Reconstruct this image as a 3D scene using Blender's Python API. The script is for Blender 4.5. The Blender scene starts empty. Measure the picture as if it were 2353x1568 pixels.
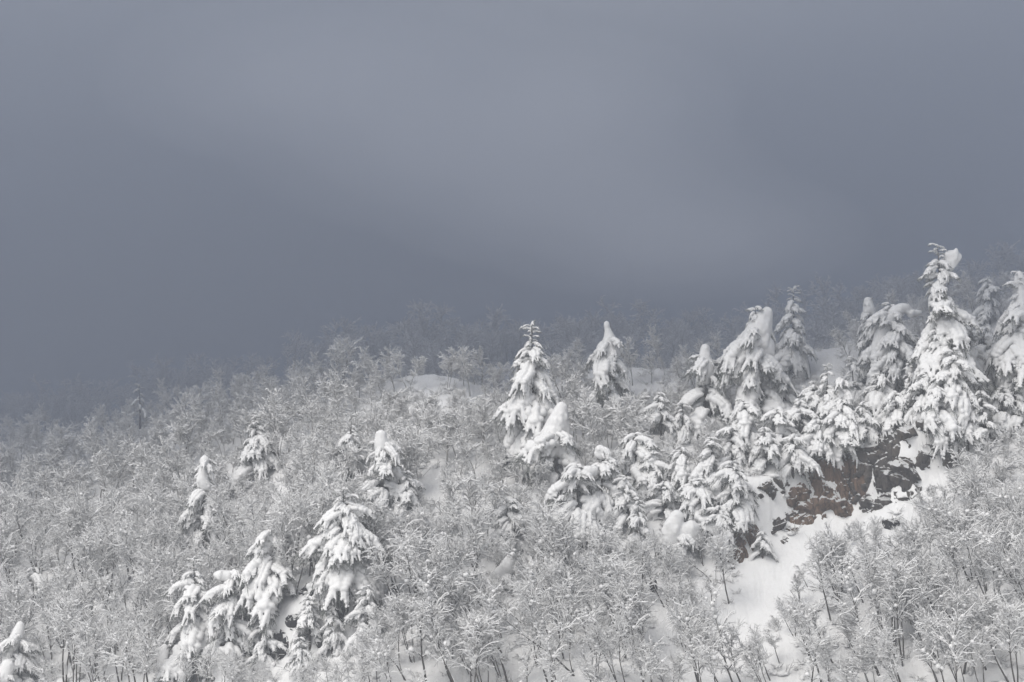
import bpy, math, random
import numpy as np
from mathutils import Vector, Matrix, Euler

random.seed(7)
R = math.radians
sc = bpy.context.scene
col = sc.collection

# ------------------------------------------------------------------ camera, sky, sun, exposure
PITCH = 7.5
FPX = 5536.0                      # focal length in photo pixels (2353 wide)
cam = bpy.data.cameras.new('camera')
cam.sensor_width = 36.0
cam.lens = 36.0 * FPX / 2353.0
cam.clip_start = 0.5
cam.clip_end = 5000
cam_o = bpy.data.objects.new('camera', cam)
cam_o.rotation_euler = (R(90 + PITCH), 0, 0)
col.objects.link(cam_o)
sc.camera = cam_o

SUN_EL, SUN_AZ = 52.0, 222.0      # azimuth clockwise from +Y: behind the camera, to its left
wd = bpy.data.worlds.new('World')
sc.world = wd
wd.use_nodes = True
nt = wd.node_tree
nt.nodes.clear()
w_out = nt.nodes.new('ShaderNodeOutputWorld')
w_bg = nt.nodes.new('ShaderNodeBackground')
w_sky = nt.nodes.new('ShaderNodeTexSky')
w_sky.sky_type = 'NISHITA'
w_sky.sun_disc = False
w_sky.sun_elevation = R(SUN_EL)
w_sky.sun_rotation = R(SUN_AZ)
w_sky.air_density = 1.0
w_sky.dust_density = 3.0
w_hs = nt.nodes.new('ShaderNodeHueSaturation')
w_hs.inputs['Saturation'].default_value = 0.03
nt.links.new(w_sky.outputs[0], w_hs.inputs['Color'])
nt.links.new(w_hs.outputs[0], w_bg.inputs['Color'])
w_bg.inputs['Strength'].default_value = 0.14
nt.links.new(w_bg.outputs[0], w_out.inputs['Surface'])

sun = bpy.data.lights.new('sun', 'SUN')
sun.energy = 0.8
sun.angle = R(35)
sun.color = (1.0, 0.92, 0.81)
sun_o = bpy.data.objects.new('sun', sun)
az = R(SUN_AZ)
to_sun = Vector((math.sin(az) * math.cos(R(SUN_EL)), math.cos(az) * math.cos(R(SUN_EL)), math.sin(R(SUN_EL))))
sun_o.rotation_euler = to_sun.to_track_quat('Z', 'Y').to_euler()
sun_o.location = (0, 0, 300)
col.objects.link(sun_o)

sc.view_settings.view_transform = 'Standard'
sc.view_settings.look = 'None'
sc.view_settings.gamma = 1.0
sc.view_settings.use_curve_mapping = False
sc.view_settings.exposure = 0.28
cy = sc.cycles
cy.use_denoising = True
cy.max_bounces = 4
cy.diffuse_bounces = 1
cy.use_light_tree = False
cy.glossy_bounces = 1
cy.transmission_bounces = 1
cy.volume_bounces = 3
cy.transparent_max_bounces = 8
cy.use_adaptive_sampling = True
cy.adaptive_threshold = 0.02
cy.adaptive_min_samples = 16

FOG_BANK = 0.014
HAZE = 0.0006

# ------------------------------------------------------------------ materials
def mat(name):
    m = bpy.data.materials.new(name)
    m.use_nodes = True
    return m, m.node_tree, m.node_tree.nodes['Principled BSDF']

def node(nt, typ, **kw):
    n = nt.nodes.new(typ)
    for k, v in kw.items():
        if k in n.inputs:
            n.inputs[k].default_value = v
        else:
            setattr(n, k, v)
    return n

def snow_mat(name, base, scale, bump, dist):
    m, t, b = mat(name)
    tc = node(t, 'ShaderNodeTexCoord')
    n1 = node(t, 'ShaderNodeTexNoise', Scale=scale, Detail=8.0, Roughness=0.6)
    t.links.new(tc.outputs['Object'], n1.inputs['Vector'])
    r = node(t, 'ShaderNodeMapRange')
    r.inputs['To Min'].default_value = 0.94
    r.inputs['To Max'].default_value = 1.04
    t.links.new(n1.outputs['Fac'], r.inputs['Value'])
    mx = node(t, 'ShaderNodeMix', data_type='RGBA', blend_type='MULTIPLY')
    mx.inputs['Factor'].default_value = 1.0
    mx.inputs['A'].default_value = (*base, 1)
    t.links.new(r.outputs[0], mx.inputs['B'])
    t.links.new(mx.outputs['Result'], b.inputs['Base Color'])
    b.inputs['Roughness'].default_value = 0.75
    b.inputs['Specular IOR Level'].default_value = 0.15
    bp = node(t, 'ShaderNodeBump', Strength=bump, Distance=dist)
    t.links.new(n1.outputs['Fac'], bp.inputs['Height'])
    t.links.new(bp.outputs[0], b.inputs['Normal'])
    return m

def drifted(m):
    # faint runnels that follow the fall of the slope
    t = m.node_tree
    bp0 = next(n for n in t.nodes if n.type == 'BUMP')
    tc = next(n for n in t.nodes if n.type == 'TEX_COORD')
    mp = node(t, 'ShaderNodeMapping'); mp.inputs['Scale'].default_value = (0.9, 0.12, 0.12)
    mp.inputs['Rotation'].default_value = (0, 0, 0.5)
    t.links.new(tc.outputs['Object'], mp.inputs['Vector'])
    nz = node(t, 'ShaderNodeTexNoise', Scale=1.0, Detail=4.0)
    t.links.new(mp.outputs[0], nz.inputs['Vector'])
    b2 = node(t, 'ShaderNodeBump', Strength=0.6, Distance=0.5)
    t.links.new(nz.outputs['Fac'], b2.inputs['Height'])
    t.links.new(b2.outputs[0], bp0.inputs['Normal'])
    return m
M_ground = snow_mat('ground_snow', (0.84, 0.84, 0.845), 0.9, 0.5, 0.35)
drifted(M_ground)
M_snow = snow_mat('branch_snow', (0.81, 0.81, 0.815), 4.0, 0.5, 0.10)
M_rime = snow_mat('twig_snow', (0.88, 0.88, 0.885), 3.0, 0.2, 0.05)

def plain(name, c1, c2, scale, rough):
    m, t, b = mat(name)
    tc = node(t, 'ShaderNodeTexCoord')
    n1 = node(t, 'ShaderNodeTexNoise', Scale=scale, Detail=4.0)
    t.links.new(tc.outputs['Object'], n1.inputs['Vector'])
    mx = node(t, 'ShaderNodeMix', data_type='RGBA')
    mx.inputs['A'].default_value = (*c1, 1)
    mx.inputs['B'].default_value = (*c2, 1)
    t.links.new(n1.outputs['Fac'], mx.inputs['Factor'])
    t.links.new(mx.outputs['Result'], b.inputs['Base Color'])
    b.inputs['Roughness'].default_value = rough
    b.inputs['Specular IOR Level'].default_value = 0.2
    return m

M_bark = plain('bark', (0.030, 0.027, 0.024), (0.085, 0.076, 0.068), 6.0, 0.9)
M_twig = plain('twig_bark', (0.24, 0.23, 0.22), (0.48, 0.47, 0.46), 3.0, 0.9)
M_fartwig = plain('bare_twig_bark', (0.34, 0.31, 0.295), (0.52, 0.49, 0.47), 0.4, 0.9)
M_needle = plain('needles', (0.07, 0.078, 0.07), (0.22, 0.23, 0.215), 8.0, 0.8)

def rock_mat(name, ca, cb, cc):
    m, t, b = mat(name)
    tc = node(t, 'ShaderNodeTexCoord')
    geo = node(t, 'ShaderNodeNewGeometry')
    mp = node(t, 'ShaderNodeMapping')
    mp.inputs['Scale'].default_value = (1.0, 1.0, 0.35)
    t.links.new(geo.outputs['Position'], mp.inputs['Vector'])
    n1 = node(t, 'ShaderNodeTexNoise', Scale=0.9, Detail=6.0, Roughness=0.65)
    t.links.new(mp.outputs[0], n1.inputs['Vector'])
    n2 = node(t, 'ShaderNodeTexNoise', Scale=3.2, Detail=6.0, Roughness=0.7)
    t.links.new(mp.outputs[0], n2.inputs['Vector'])
    cr = node(t, 'ShaderNodeValToRGB')
    cr.color_ramp.elements[0].position = 0.34
    cr.color_ramp.elements[0].color = (*ca, 1)
    cr.color_ramp.elements[1].position = 0.66
    cr.color_ramp.elements[1].color = (*cc, 1)
    e = cr.color_ramp.elements.new(0.5)
    e.color = (*cb, 1)
    t.links.new(n1.outputs['Fac'], cr.inputs['Fac'])
    mul = node(t, 'ShaderNodeMix', data_type='RGBA', blend_type='MULTIPLY')
    mul.inputs['Factor'].default_value = 0.8
    r2 = node(t, 'ShaderNodeMapRange')
    r2.inputs['From Min'].default_value = 0.3
    r2.inputs['From Max'].default_value = 0.7
    r2.inputs['To Min'].default_value = 0.45
    r2.inputs['To Max'].default_value = 1.35
    t.links.new(n2.outputs['Fac'], r2.inputs['Value'])
    t.links.new(cr.outputs[0], mul.inputs['A'])
    t.links.new(r2.outputs[0], mul.inputs['B'])
    vo = node(t, 'ShaderNodeTexVoronoi', feature='DISTANCE_TO_EDGE', Scale=1.3)
    wv = node(t, 'ShaderNodeMix', data_type='VECTOR')
    wv.inputs['Factor'].default_value = 0.25
    t.links.new(mp.outputs[0], wv.inputs['A']); t.links.new(n2.outputs['Color'], wv.inputs['B'])
    t.links.new(wv.outputs['Result'], vo.inputs['Vector'])
    ck = node(t, 'ShaderNodeMapRange')
    ck.inputs['From Max'].default_value = 0.05
    ck.inputs['To Min'].default_value = 0.25
    t.links.new(vo.outputs['Distance'], ck.inputs['Value'])
    mc = node(t, 'ShaderNodeMix', data_type='RGBA', blend_type='MULTIPLY')
    mc.inputs['Factor'].default_value = 1.0
    t.links.new(mul.outputs['Result'], mc.inputs['A']); t.links.new(ck.outputs[0], mc.inputs['B'])
    # snow clinging to the small ledges
    sp = node(t, 'ShaderNodeSeparateXYZ')
    t.links.new(geo.outputs['Normal'], sp.inputs[0])
    n3 = node(t, 'ShaderNodeTexNoise', Scale=1.6, Detail=5.0, Roughness=0.6)
    t.links.new(geo.outputs['Position'], n3.inputs['Vector'])
    ad = node(t, 'ShaderNodeMath', operation='MULTIPLY_ADD')
    t.links.new(n3.outputs['Fac'], ad.inputs[0])
    ad.inputs[1].default_value = 1.3
    t.links.new(sp.outputs['Z'], ad.inputs[2])
    th = node(t, 'ShaderNodeMapRange')
    th.inputs['From Min'].default_value = 1.28
    th.inputs['From Max'].default_value = 1.36
    t.links.new(ad.outputs[0], th.inputs['Value'])
    fin = node(t, 'ShaderNodeMix', data_type='RGBA')
    t.links.new(th.outputs[0], fin.inputs['Factor'])
    t.links.new(mc.outputs['Result'], fin.inputs['A'])
    fin.inputs['B'].default_value = (0.84, 0.84, 0.845, 1)
    t.links.new(fin.outputs['Result'], b.inputs['Base Color'])
    b.inputs['Roughness'].default_value = 0.85
    bp = node(t, 'ShaderNodeBump', Strength=1.0, Distance=0.5)
    t.links.new(n2.outputs['Fac'], bp.inputs['Height'])
    t.links.new(bp.outputs[0], b.inputs['Normal'])
    return m

M_brown = rock_mat('brown_rock', (0.085, 0.056, 0.040), (0.175, 0.113, 0.076), (0.27, 0.18, 0.125))
M_dark = rock_mat('dark_rock', (0.045, 0.041, 0.038), (0.080, 0.070, 0.062), (0.14, 0.118, 0.10))
M_black = rock_mat('black_rock', (0.014, 0.014, 0.016), (0.026, 0.026, 0.028), (0.045, 0.043, 0.042))

def vol_mat(name, density, color, aniso):
    m = bpy.data.materials.new(name)
    m.use_nodes = True
    t = m.node_tree
    t.nodes.clear()
    o = t.nodes.new('ShaderNodeOutputMaterial')
    v = t.nodes.new('ShaderNodeVolumePrincipled')
    v.inputs['Density'].default_value = density
    v.inputs['Density Attribute'].default_value = ''
    v.inputs['Color'].default_value = (*color, 1)
    v.inputs['Anisotropy'].default_value = aniso
    t.links.new(v.outputs[0], o.inputs['Volume'])
    return m

# ------------------------------------------------------------------ mesh helpers
def build_mesh(name, verts, faces, material, smooth=False):
    """verts (n,3) array, faces (m,3|4) array"""
    me = bpy.data.meshes.new(name)
    verts = np.asarray(verts, dtype=np.float32)
    faces = np.asarray(faces, dtype=np.int32)
    k = faces.shape[1]
    me.vertices.add(len(verts))
    me.vertices.foreach_set('co', verts.ravel())
    me.loops.add(faces.size)
    me.loops.foreach_set('vertex_index', faces.ravel())
    me.polygons.add(len(faces))
    me.polygons.foreach_set('loop_start', np.arange(0, faces.size, k, dtype=np.int32))
    me.polygons.foreach_set('loop_total', np.full(len(faces), k, dtype=np.int32))
    if smooth:
        me.polygons.foreach_set('use_smooth', np.ones(len(faces), dtype=bool))
    me.update(calc_edges=True)
    me.materials.append(material)
    return me

def link(name, data, parent=None):
    o = bpy.data.objects.new(name, data)
    if parent is not None:
        o.parent = parent
    col.objects.link(o)
    return o

def tag(o, label=None, cat=None, group=None, kind=None):
    if label: o['label'] = label
    if cat: o['category'] = cat
    if group: o['group'] = group
    if kind: o['kind'] = kind
    return o

def prisms(P0, P1, R0, R1, n):
    """closed-sided tapered tubes between point pairs -> verts, tri faces"""
    P0 = np.asarray(P0, float); P1 = np.asarray(P1, float)
    R0 = np.asarray(R0, float); R1 = np.asarray(R1, float)
    d = P1 - P0
    L = np.linalg.norm(d, axis=1, keepdims=True) + 1e-9
    d = d / L
    ref = np.where(np.abs(d[:, 2:3]) > 0.9, np.array([[1.0, 0, 0]]), np.array([[0, 0, 1.0]]))
    a = np.cross(d, ref); a /= np.linalg.norm(a, axis=1, keepdims=True)
    b = np.cross(d, a)
    m = len(P0)
    ang = np.arange(n) * 2 * np.pi / n + 0.5
    ca, sa = np.cos(ang), np.sin(ang)
    off = a[:, None, :] * ca[None, :, None] + b[:, None, :] * sa[None, :, None]
    V = np.empty((m, 2 * n, 3))
    V[:, :n] = P0[:, None] + off * R0[:, None, None]
    V[:, n:] = P1[:, None] + off * R1[:, None, None]
    i = np.arange(n); j = (i + 1) % n
    f = np.concatenate([np.stack([i, j, j + n], 1), np.stack([i, j + n, i + n], 1)])
    F = (np.arange(m) * 2 * n)[:, None, None] + f[None]
    return V.reshape(-1, 3), F.reshape(-1, 3)

ICO_V = None
def ico():
    global ICO_V, ICO_F
    if ICO_V is None:
        import bmesh
        bm = bmesh.new()
        bmesh.ops.create_icosphere(bm, subdivisions=1, radius=1.0)
        bm.verts.ensure_lookup_table()
        ICO_V = np.array([v.co[:] for v in bm.verts])
        ICO_F = np.array([[v.index for v in f.verts] for f in bm.faces])
        bm.free()
    return ICO_V, ICO_F

def ico2():
    import bmesh
    bm = bmesh.new()
    bmesh.ops.create_icosphere(bm, subdivisions=2, radius=1.0)
    V = np.array([v.co[:] for v in bm.verts]); F = np.array([[v.index for v in f.verts] for f in bm.faces])
    bm.free()
    return V, F
ICO2 = ico2()

def blobs(C, S, hi=False):
    V, F = ICO2 if hi else ico()
    C = np.asarray(C, float); S = np.asarray(S, float)
    if S.ndim == 1: S = np.repeat(S[:, None], 3, 1)
    VV = V[None] * S[:, None, :] + C[:, None, :]
    FF = (np.arange(len(C)) * len(V))[:, None, None] + F[None]
    return VV.reshape(-1, 3), FF.reshape(-1, 3)

def join(parts):
    vs, fs, o = [], [], 0
    for v, f in parts:
        vs.append(v); fs.append(f + o); o += len(v)
    return np.concatenate(vs), np.concatenate(fs)

def fuse(name, C, S, voxel, material, smooth_iter=2):
    """melt overlapping lumps of snow into one continuous skin"""
    v, f = blobs(C, S, hi=True)
    me = build_mesh(name + '_raw', v, f, material)
    o = bpy.data.objects.new('raw', me)
    col.objects.link(o)
    r = o.modifiers.new('r', 'REMESH'); r.mode = 'VOXEL'; r.voxel_size = voxel; r.use_smooth_shade = True
    s = o.modifiers.new('s', 'SMOOTH'); s.factor = 0.5; s.iterations = smooth_iter
    bpy.context.view_layer.update()
    dg = bpy.context.evaluated_depsgraph_get()
    out = bpy.data.meshes.new_from_object(o.evaluated_get(dg))
    out.name = name
    bpy.data.objects.remove(o); bpy.data.meshes.remove(me)
    nv = len(out.vertices)
    E = np.empty(len(out.edges) * 2, dtype=np.int32); out.edges.foreach_get('vertices', E); E = E.reshape(-1, 2)
    lab = np.arange(nv)
    while True:
        m = np.minimum(lab[E[:, 0]], lab[E[:, 1]])
        new = lab.copy()
        np.minimum.at(new, E[:, 0], m); np.minimum.at(new, E[:, 1], m)
        new = new[new]
        if (new == lab).all(): break
        lab = new
    ids, cnt = np.unique(lab, return_counts=True)
    if len(ids) > 1:
        keep = lab == ids[cnt.argmax()]
        co = np.empty(nv * 3); out.vertices.foreach_get('co', co); co = co.reshape(-1, 3)
        Fq = np.array([p.vertices[:] for p in out.polygons])
        Fq = Fq[keep[Fq].all(1)]
        mp = np.cumsum(keep) - 1
        bpy.data.meshes.remove(out)
        out = build_mesh(name, co[keep], mp[Fq], material, True)
    out.materials.clear(); out.materials.append(material)
    out.polygons.foreach_set('use_smooth', np.ones(len(out.polygons), dtype=bool))
    return out

# ------------------------------------------------------------------ terrain
cP, sP = math.cos(R(PITCH)), math.sin(R(PITCH))
def ray(px, py):
    u = (np.asarray(px, float) - 1176.5) / FPX
    v = (784.0 - np.asarray(py, float)) / FPX
    return u, cP - v * sP, sP + v * cP
def to_px(x, y, z):
    f = y * cP + z * sP
    v = (-y * sP + z * cP) / f
    return 1176.5 + FPX * x / f, 784.0 - FPX * v

RIDGE = [(-900, 1070, 330), (-400, 1050, 318), (0, 1022, 306), (300, 978, 294), (560, 926, 284), (800, 878, 273),
         (950, 866, 267), (1060, 872, 265), (1160, 900, 264), (1260, 868, 262), (1370, 846, 262), (1480, 840, 262),
         (1600, 850, 261), (1720, 845, 260), (1850, 818, 259), (1940, 792, 258), (2050, 750, 258), (2200, 705, 258),
         (2353, 668, 257), (2700, 590, 257), (3200, 520, 258)]
rx_, ry_, rz_ = [], [], []
for px, py, D in RIDGE:
    a, b, c = ray(px, py)
    rx_.append(a / b * D); ry_.append(D); rz_.append(c / b * D)
_xs = np.linspace(-400, 400, 3201)
def _smooth(y, k):
    ker = np.hanning(k); ker /= ker.sum()
    return np.convolve(np.pad(y, k // 2, mode='edge'), ker, 'valid')[:len(_xs)]
_yr = _smooth(np.interp(_xs, rx_, ry_), 31)
_zr = _smooth(np.interp(_xs, rx_, rz_), 31)
# the hill behind: tops of its ground line in the picture, then distance
BACK = [(-900, 1080, 372), (0, 1010, 365), (170, 972, 360), (400, 950, 350), (620, 900, 335), (850, 838, 315), (1000, 835, 312),
        (1300, 830, 310), (1500, 832, 310), (1650, 822, 310), (1900, 780, 306), (2100, 742, 303), (2300, 690, 300), (2700, 620, 300)]
bx_, by_, bz_ = [], [], []
for px, py, D in BACK:
    a, b, c = ray(px, py)
    bx_.append(a / b * D); by_.append(D); bz_.append(c / b * D)
_yb = _smooth(np.interp(_xs, bx_, by_), 61)
_zb = _smooth(np.interp(_xs, bx_, bz_), 61)

_WOB = {}
def wob(x, y, s, seed):
    if (s, seed) not in _WOB:
        r = np.random.RandomState(seed)
        q = []
        for k in range(5):
            a = r.rand() * 6.28
            f = s * (0.6 + 0.9 * r.rand())
            q.append((math.cos(a) * f, math.sin(a) * f, r.rand() * 6.28))
        _WOB[(s, seed)] = q
    return sum(np.sin(x * a + y * b + c) for a, b, c in _WOB[(s, seed)]) / 5.0

CLIFFS = []      # (xs, ys of the foot line, height, x0, x1)
def sstep(a, b, t):
    t = np.clip((t - a) / (b - a), 0, 1)
    return t * t * (3 - 2 * t)

def h(x, y):
    x = np.asarray(x, float); y = np.asarray(y, float)
    yr = np.interp(x, _xs, _yr); zr = np.interp(x, _xs, _zr)
    yb = np.interp(x, _xs, _yb); zb = np.interp(x, _xs, _zb)
    d = np.maximum(yr - y, 0)
    sl = 0.62 + 0.08 * np.clip(x / 50, -1, 1)
    front = zr - (sl * d - (sl - 0.15) * 5.0 * (1 - np.exp(-d / 5.0)))
    for (cx, cyy, A, x0, x1) in CLIFFS:
        yf = np.interp(x, cx, cyy)
        w = sstep(x0 - 1.5, x0 + 3, x) * (1 - sstep(x1 - 3, x1 + 1.5, x))
        t = y - yf
        front = front + A * w * sstep(0, 2.6, t) * (1 - sstep(4.5, 17, t))
    # gully trough and the spur beside it
    if GULLY is not None:
        gx = np.interp(y, GULLY[1], GULLY[0])
        inr = sstep(GULLY[1][0] - 14, GULLY[1][0] + 3, y) * (1 - sstep(GULLY[1][-1] - 1, GULLY[1][-1] + 3, y))
        q = x - gx
        front = front - 1.1 * inr * np.exp(-(q / 3.2) ** 2) + 1.5 * inr * np.exp(-((q - 8.5) / 5.0) ** 2)
    # valley floor between the camera and the hillside
    vz = -34 + 0.0 * y
    front = np.where(front < vz + 8, vz + 8 - 8 * (1 - np.exp(-(np.maximum(vz + 8 - front, 0)) / 8)), front)
    near = -34 + 32.2 * (1 - sstep(4, 120, np.hypot(y, 0.35 * x)))
    front = np.maximum(front, near)
    t = np.clip((y - yr) / np.maximum(yb - yr, 1), 0, 1)
    mid = zr + (zb - zr) * t ** 2 - 7.5 * np.sin(np.pi * np.minimum(t, 1)) ** 0.8 * (1 - 0.3 * t)
    back = zb - 0.35 * np.maximum(y - yb, 0)
    back = np.maximum(back, -40)
    z = np.where(y < yr, front, np.where(y < yb, mid, back))
    amp = sstep(150, 200, y)
    z = z + amp * (0.75 * wob(x, y, 0.28, 3) + 0.38 * wob(x, y, 0.8, 5) + 0.12 * wob(x, y, 2.1, 8))
    return z
GULLY = None

def at(px, py, lo=170.0, hi=420.0):
    """where the line of sight through a photo pixel meets the slope"""
    px = np.atleast_1d(np.asarray(px, float)); py = np.atleast_1d(np.asarray(py, float))
    u, b, c = ray(px, py)
    Y = np.arange(lo, hi, 0.5)
    X = (u / b)[:, None] * Y[None]; Z = (c / b)[:, None] * Y[None]
    below = Z < h(X, np.broadcast_to(Y, X.shape))
    i = np.where(below.any(1), below.argmax(1), len(Y) - 1)
    lo_ = Y[np.maximum(i - 1, 0)]; hi_ = Y[i]
    for _ in range(12):
        m = (lo_ + hi_) / 2
        s = (c / b) * m < h((u / b) * m, m)
        hi_ = np.where(s, m, hi_); lo_ = np.where(s, lo_, m)
    y = hi_
    return (u / b) * y, y, (c / b) * y

# gully centre line (sorted by distance), then the cliff foot lines
gp = [(1560, 1568), (1640, 1500), (1720, 1400), (1790, 1310), (1880, 1215), (1950, 1165), (2000, 1145)]
gx, gy, gz = at([p[0] for p in gp], [p[1] for p in gp])
o_ = np.argsort(gy)
GULLY = (gx[o_], gy[o_])
for foot, A in (([(1640, 1310), (1700, 1285), (1770, 1240), (1830, 1195), (1900, 1165), (1960, 1150), (2060, 1150), (2140, 1100), (2230, 1060), (2280, 1050)], 4.2),
                ([(540, 1560), (600, 1540), (700, 1520), (780, 1500), (850, 1470)], 3.6)):
    fx, fy, fz = at([p[0] for p in foot], [p[1] for p in foot])
    CLIFFS.append((fx, fy, A, fx[0], fx[-1]))

def axis(segs):
    out = []
    for a, b, s in segs:
        out.append(np.arange(a, b, s))
    return np.concatenate(out)
ax = axis([(-700, -200, 25), (-200, -90, 4), (-90, 90, 0.55), (90, 200, 4), (200, 701, 25)])
ay = axis([(-120, 180, 6), (180, 195, 1.5), (195, 300, 0.5), (300, 420, 1.5), (420, 1300, 20)])
GX, GY = np.meshgrid(ax, ay)
GZ = h(GX, GY)
nx, ny = len(ax), len(ay)
idx = np.arange(nx * ny).reshape(ny, nx)
F = np.stack([idx[:-1, :-1], idx[:-1, 1:], idx[1:, 1:], idx[1:, :-1]], -1).reshape(-1, 4)
g = link('ground', build_mesh('ground', np.stack([GX, GY, GZ], -1).reshape(-1, 3), F, M_ground, True))
tag(g, 'snow-covered mountain slope under the frosted trees', None, None, 'structure')

# ------------------------------------------------------------------ rock outcrops
rng = np.random.RandomState(11)
def block_noise(X, Y, Z, cell, seed):
    """tilted facets: nearest-cell value plus a slope of its own"""
    r = np.random.RandomState(seed)
    P = np.stack([X * .8 + Z * .6, Y, (Z * .8 - X * .6) * .6], -1).reshape(-1, 3)
    lo = P.min(0) - cell; hi = P.max(0) + cell
    n = int(min(220, max(10, np.prod((hi - lo) / cell) * 0.6)))
    S = lo + r.rand(n, 3) * (hi - lo)
    D = ((P[:, None, :] - S[None]) ** 2).sum(-1)
    k = D.argmin(1)
    val = r.rand(n) * 2 - 1
    tilt = r.randn(n, 3) * 0.6
    o = val[k] * 0.55 + ((P - S[k]) * tilt[k]).sum(1) / cell * 0.6
    return o.reshape(X.shape)

ROCKS = [  # px, py, half width, half height, rotation (deg, ccw), material, label
    (1908, 1112, 72, 74, 20, M_brown, 'large reddish-brown cliff face at the head of the snow gully'),
    (1858, 1172, 62, 26, 38, M_brown, 'brown slanting rock band along the upper edge of the snow gully'),
    (1836, 1140, 22, 30, -30, M_brown, 'narrow brown rock wedge split off by a snow strip beside the big brown cliff'),
    (1772, 1126, 40, 20, 28, M_dark, 'dark rock overhang with a snow shelf under it, upslope of the gully'),
    (1708, 1250, 24, 54, -28, M_brown, 'tall narrow brown rock at the lower end of the cliff line'),
    (1776, 1206, 54, 17, 26, M_dark, 'thin dark rock ledge under the snow shelf above the gully'),
    (1806, 1240, 12, 14, 30, M_dark, 'small dark stone poking out at the gully edge'),
    (1962, 1108, 30, 56, -24, M_dark, 'grey-brown upright rock slab just right of the brown cliff face'),
    (2012, 1152, 52, 20, 12, M_dark, 'flat dark rock step at the top right corner of the gully'),
    (2022, 1092, 44, 38, 10, M_dark, 'snow-flecked dark rocks in the middle of the cliff'),
    (2072, 1100, 40, 44, 40, M_dark, 'broken dark rocks beside the bare wood at the right end of the gully head'),
    (2042, 1025, 60, 48, 30, M_dark, 'speckled dark crag half covered with snow above the main cliff'),
    (2120, 1052, 46, 24, 20, M_dark, 'grey slab rock under the pines at the upper right end of the cliff'),
    (2120, 972, 24, 28, -20, M_dark, 'topmost dark rock patch below the tall right-hand conifers'),
    (2178, 1050, 28, 26, 10, M_dark, 'upright dark rock at the far right end of the cliff'),
    (2050, 1205, 18, 10, 10, M_black, 'low black rock crevice under the brush right of the gully head'),
    (1826, 1014, 22, 14, -30, M_dark, 'small dark rock among the pines high above the brown cliff'),
    (1866, 1012, 14, 11, 10, M_dark, 'second small dark rock among the pines high above the brown cliff'),
    (1745, 1046, 12, 20, -15, M_dark, 'small dark rock tip between the pines left of the cliff'),
    (1700, 1065, 9, 10, 0, M_dark, 'tiny dark stone between the pines farthest left of the cliff'),
    (788, 1385, 13, 38, -5, M_black, 'black upright rock below the big snow-draped conifer'),
    (741, 1480, 12, 36, 4, M_black, 'black narrow rock cleft low on the left-hand crag'),
    (676, 1430, 18, 16, 10, M_black, 'round black rock hollow in the middle of the left-hand crag'),
    (640, 1480, 20, 30, 0, M_black, 'black rock under the snowy brush beside the paired conifers'),
    (600, 1500, 22, 20, 0, M_black, 'low black rock at the foot of the paired conifers'),
    (712, 1358, 22, 12, 30, M_black, 'dark rock edge under the powder-blown pine'),
    (1500, 1350, 9, 12, 0, M_black, 'tiny black rock in the lower middle of the slope'),
    (1305, 1245, 12, 14, 0, M_dark, 'small grey rock beside the low bent snow hood'),
]
def make_rock(px, py, a, b, rot, m, label, i):
    n = 46
    uu, vv = np.meshgrid(np.linspace(-1.35, 1.35, n), np.linspace(-1.35, 1.35, n))
    c, s = math.cos(R(rot)), math.sin(R(rot))
    PX = px + uu * a * c - vv * b * s
    PY = py - uu * a * s - vv * b * c
    yc = float(at(px, py)[1][0])
    x, y, z = at(PX.ravel(), PY.ravel(), yc - 9, yc + 13)
    X, Y, Z = x.reshape(n, n), y.reshape(n, n), z.reshape(n, n)
    e = 0.4
    hx = (h(X + e, Y) - h(X - e, Y)) / (2 * e); hy = (h(X, Y + e) - h(X, Y - e)) / (2 * e)
    N = np.stack([-hx, -hy, np.ones_like(hx)], -1)
    N[..., 2] *= 0.5
    N /= np.linalg.norm(N, axis=-1, keepdims=True)
    rr = uu ** 2 + vv ** 2
    big = min(a, b) / 40.0
    bn = block_noise(X, Y, Z, 0.75 + 0.5 * big, 100 + i)
    bn2 = block_noise(X, Y, Z, 0.32, 300 + i)
    k_ = 1.0 if m is M_dark else 0.7
    disp = 0.42 * (1 - 1.0 * rr) * (0.6 + 0.5 * min(big, 1.4)) + k_ * bn * (0.62 + 0.14 * min(big, 1.4)) + k_ * bn2 * 0.34 + (-0.10 if m is M_dark else 0.10)
    disp = np.where(rr > 1.45, np.minimum(disp, -0.25), disp)
    disp = np.clip(disp, -0.9, 1.5)
    X = X + N[..., 0] * disp; Y = Y + N[..., 1] * disp; Z = Z + N[..., 2] * disp
    V = np.stack([X, Y, Z], -1).reshape(-1, 3)
    c0 = V.mean(0)
    ii = np.arange(n * n).reshape(n, n)
    Fq = np.stack([ii[:-1, :-1], ii[:-1, 1:], ii[1:, 1:], ii[1:, :-1]], -1).reshape(-1, 4)
    o = link('rock_outcrop', build_mesh('rock_outcrop', V - c0, Fq, m, False))
    o.location = c0
    tag(o, label, 'rock', 'rocks of the cliff' if px > 1400 else 'rocks low on the slope')
for i, rk in enumerate(ROCKS):
    make_rock(*rk, i)

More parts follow.
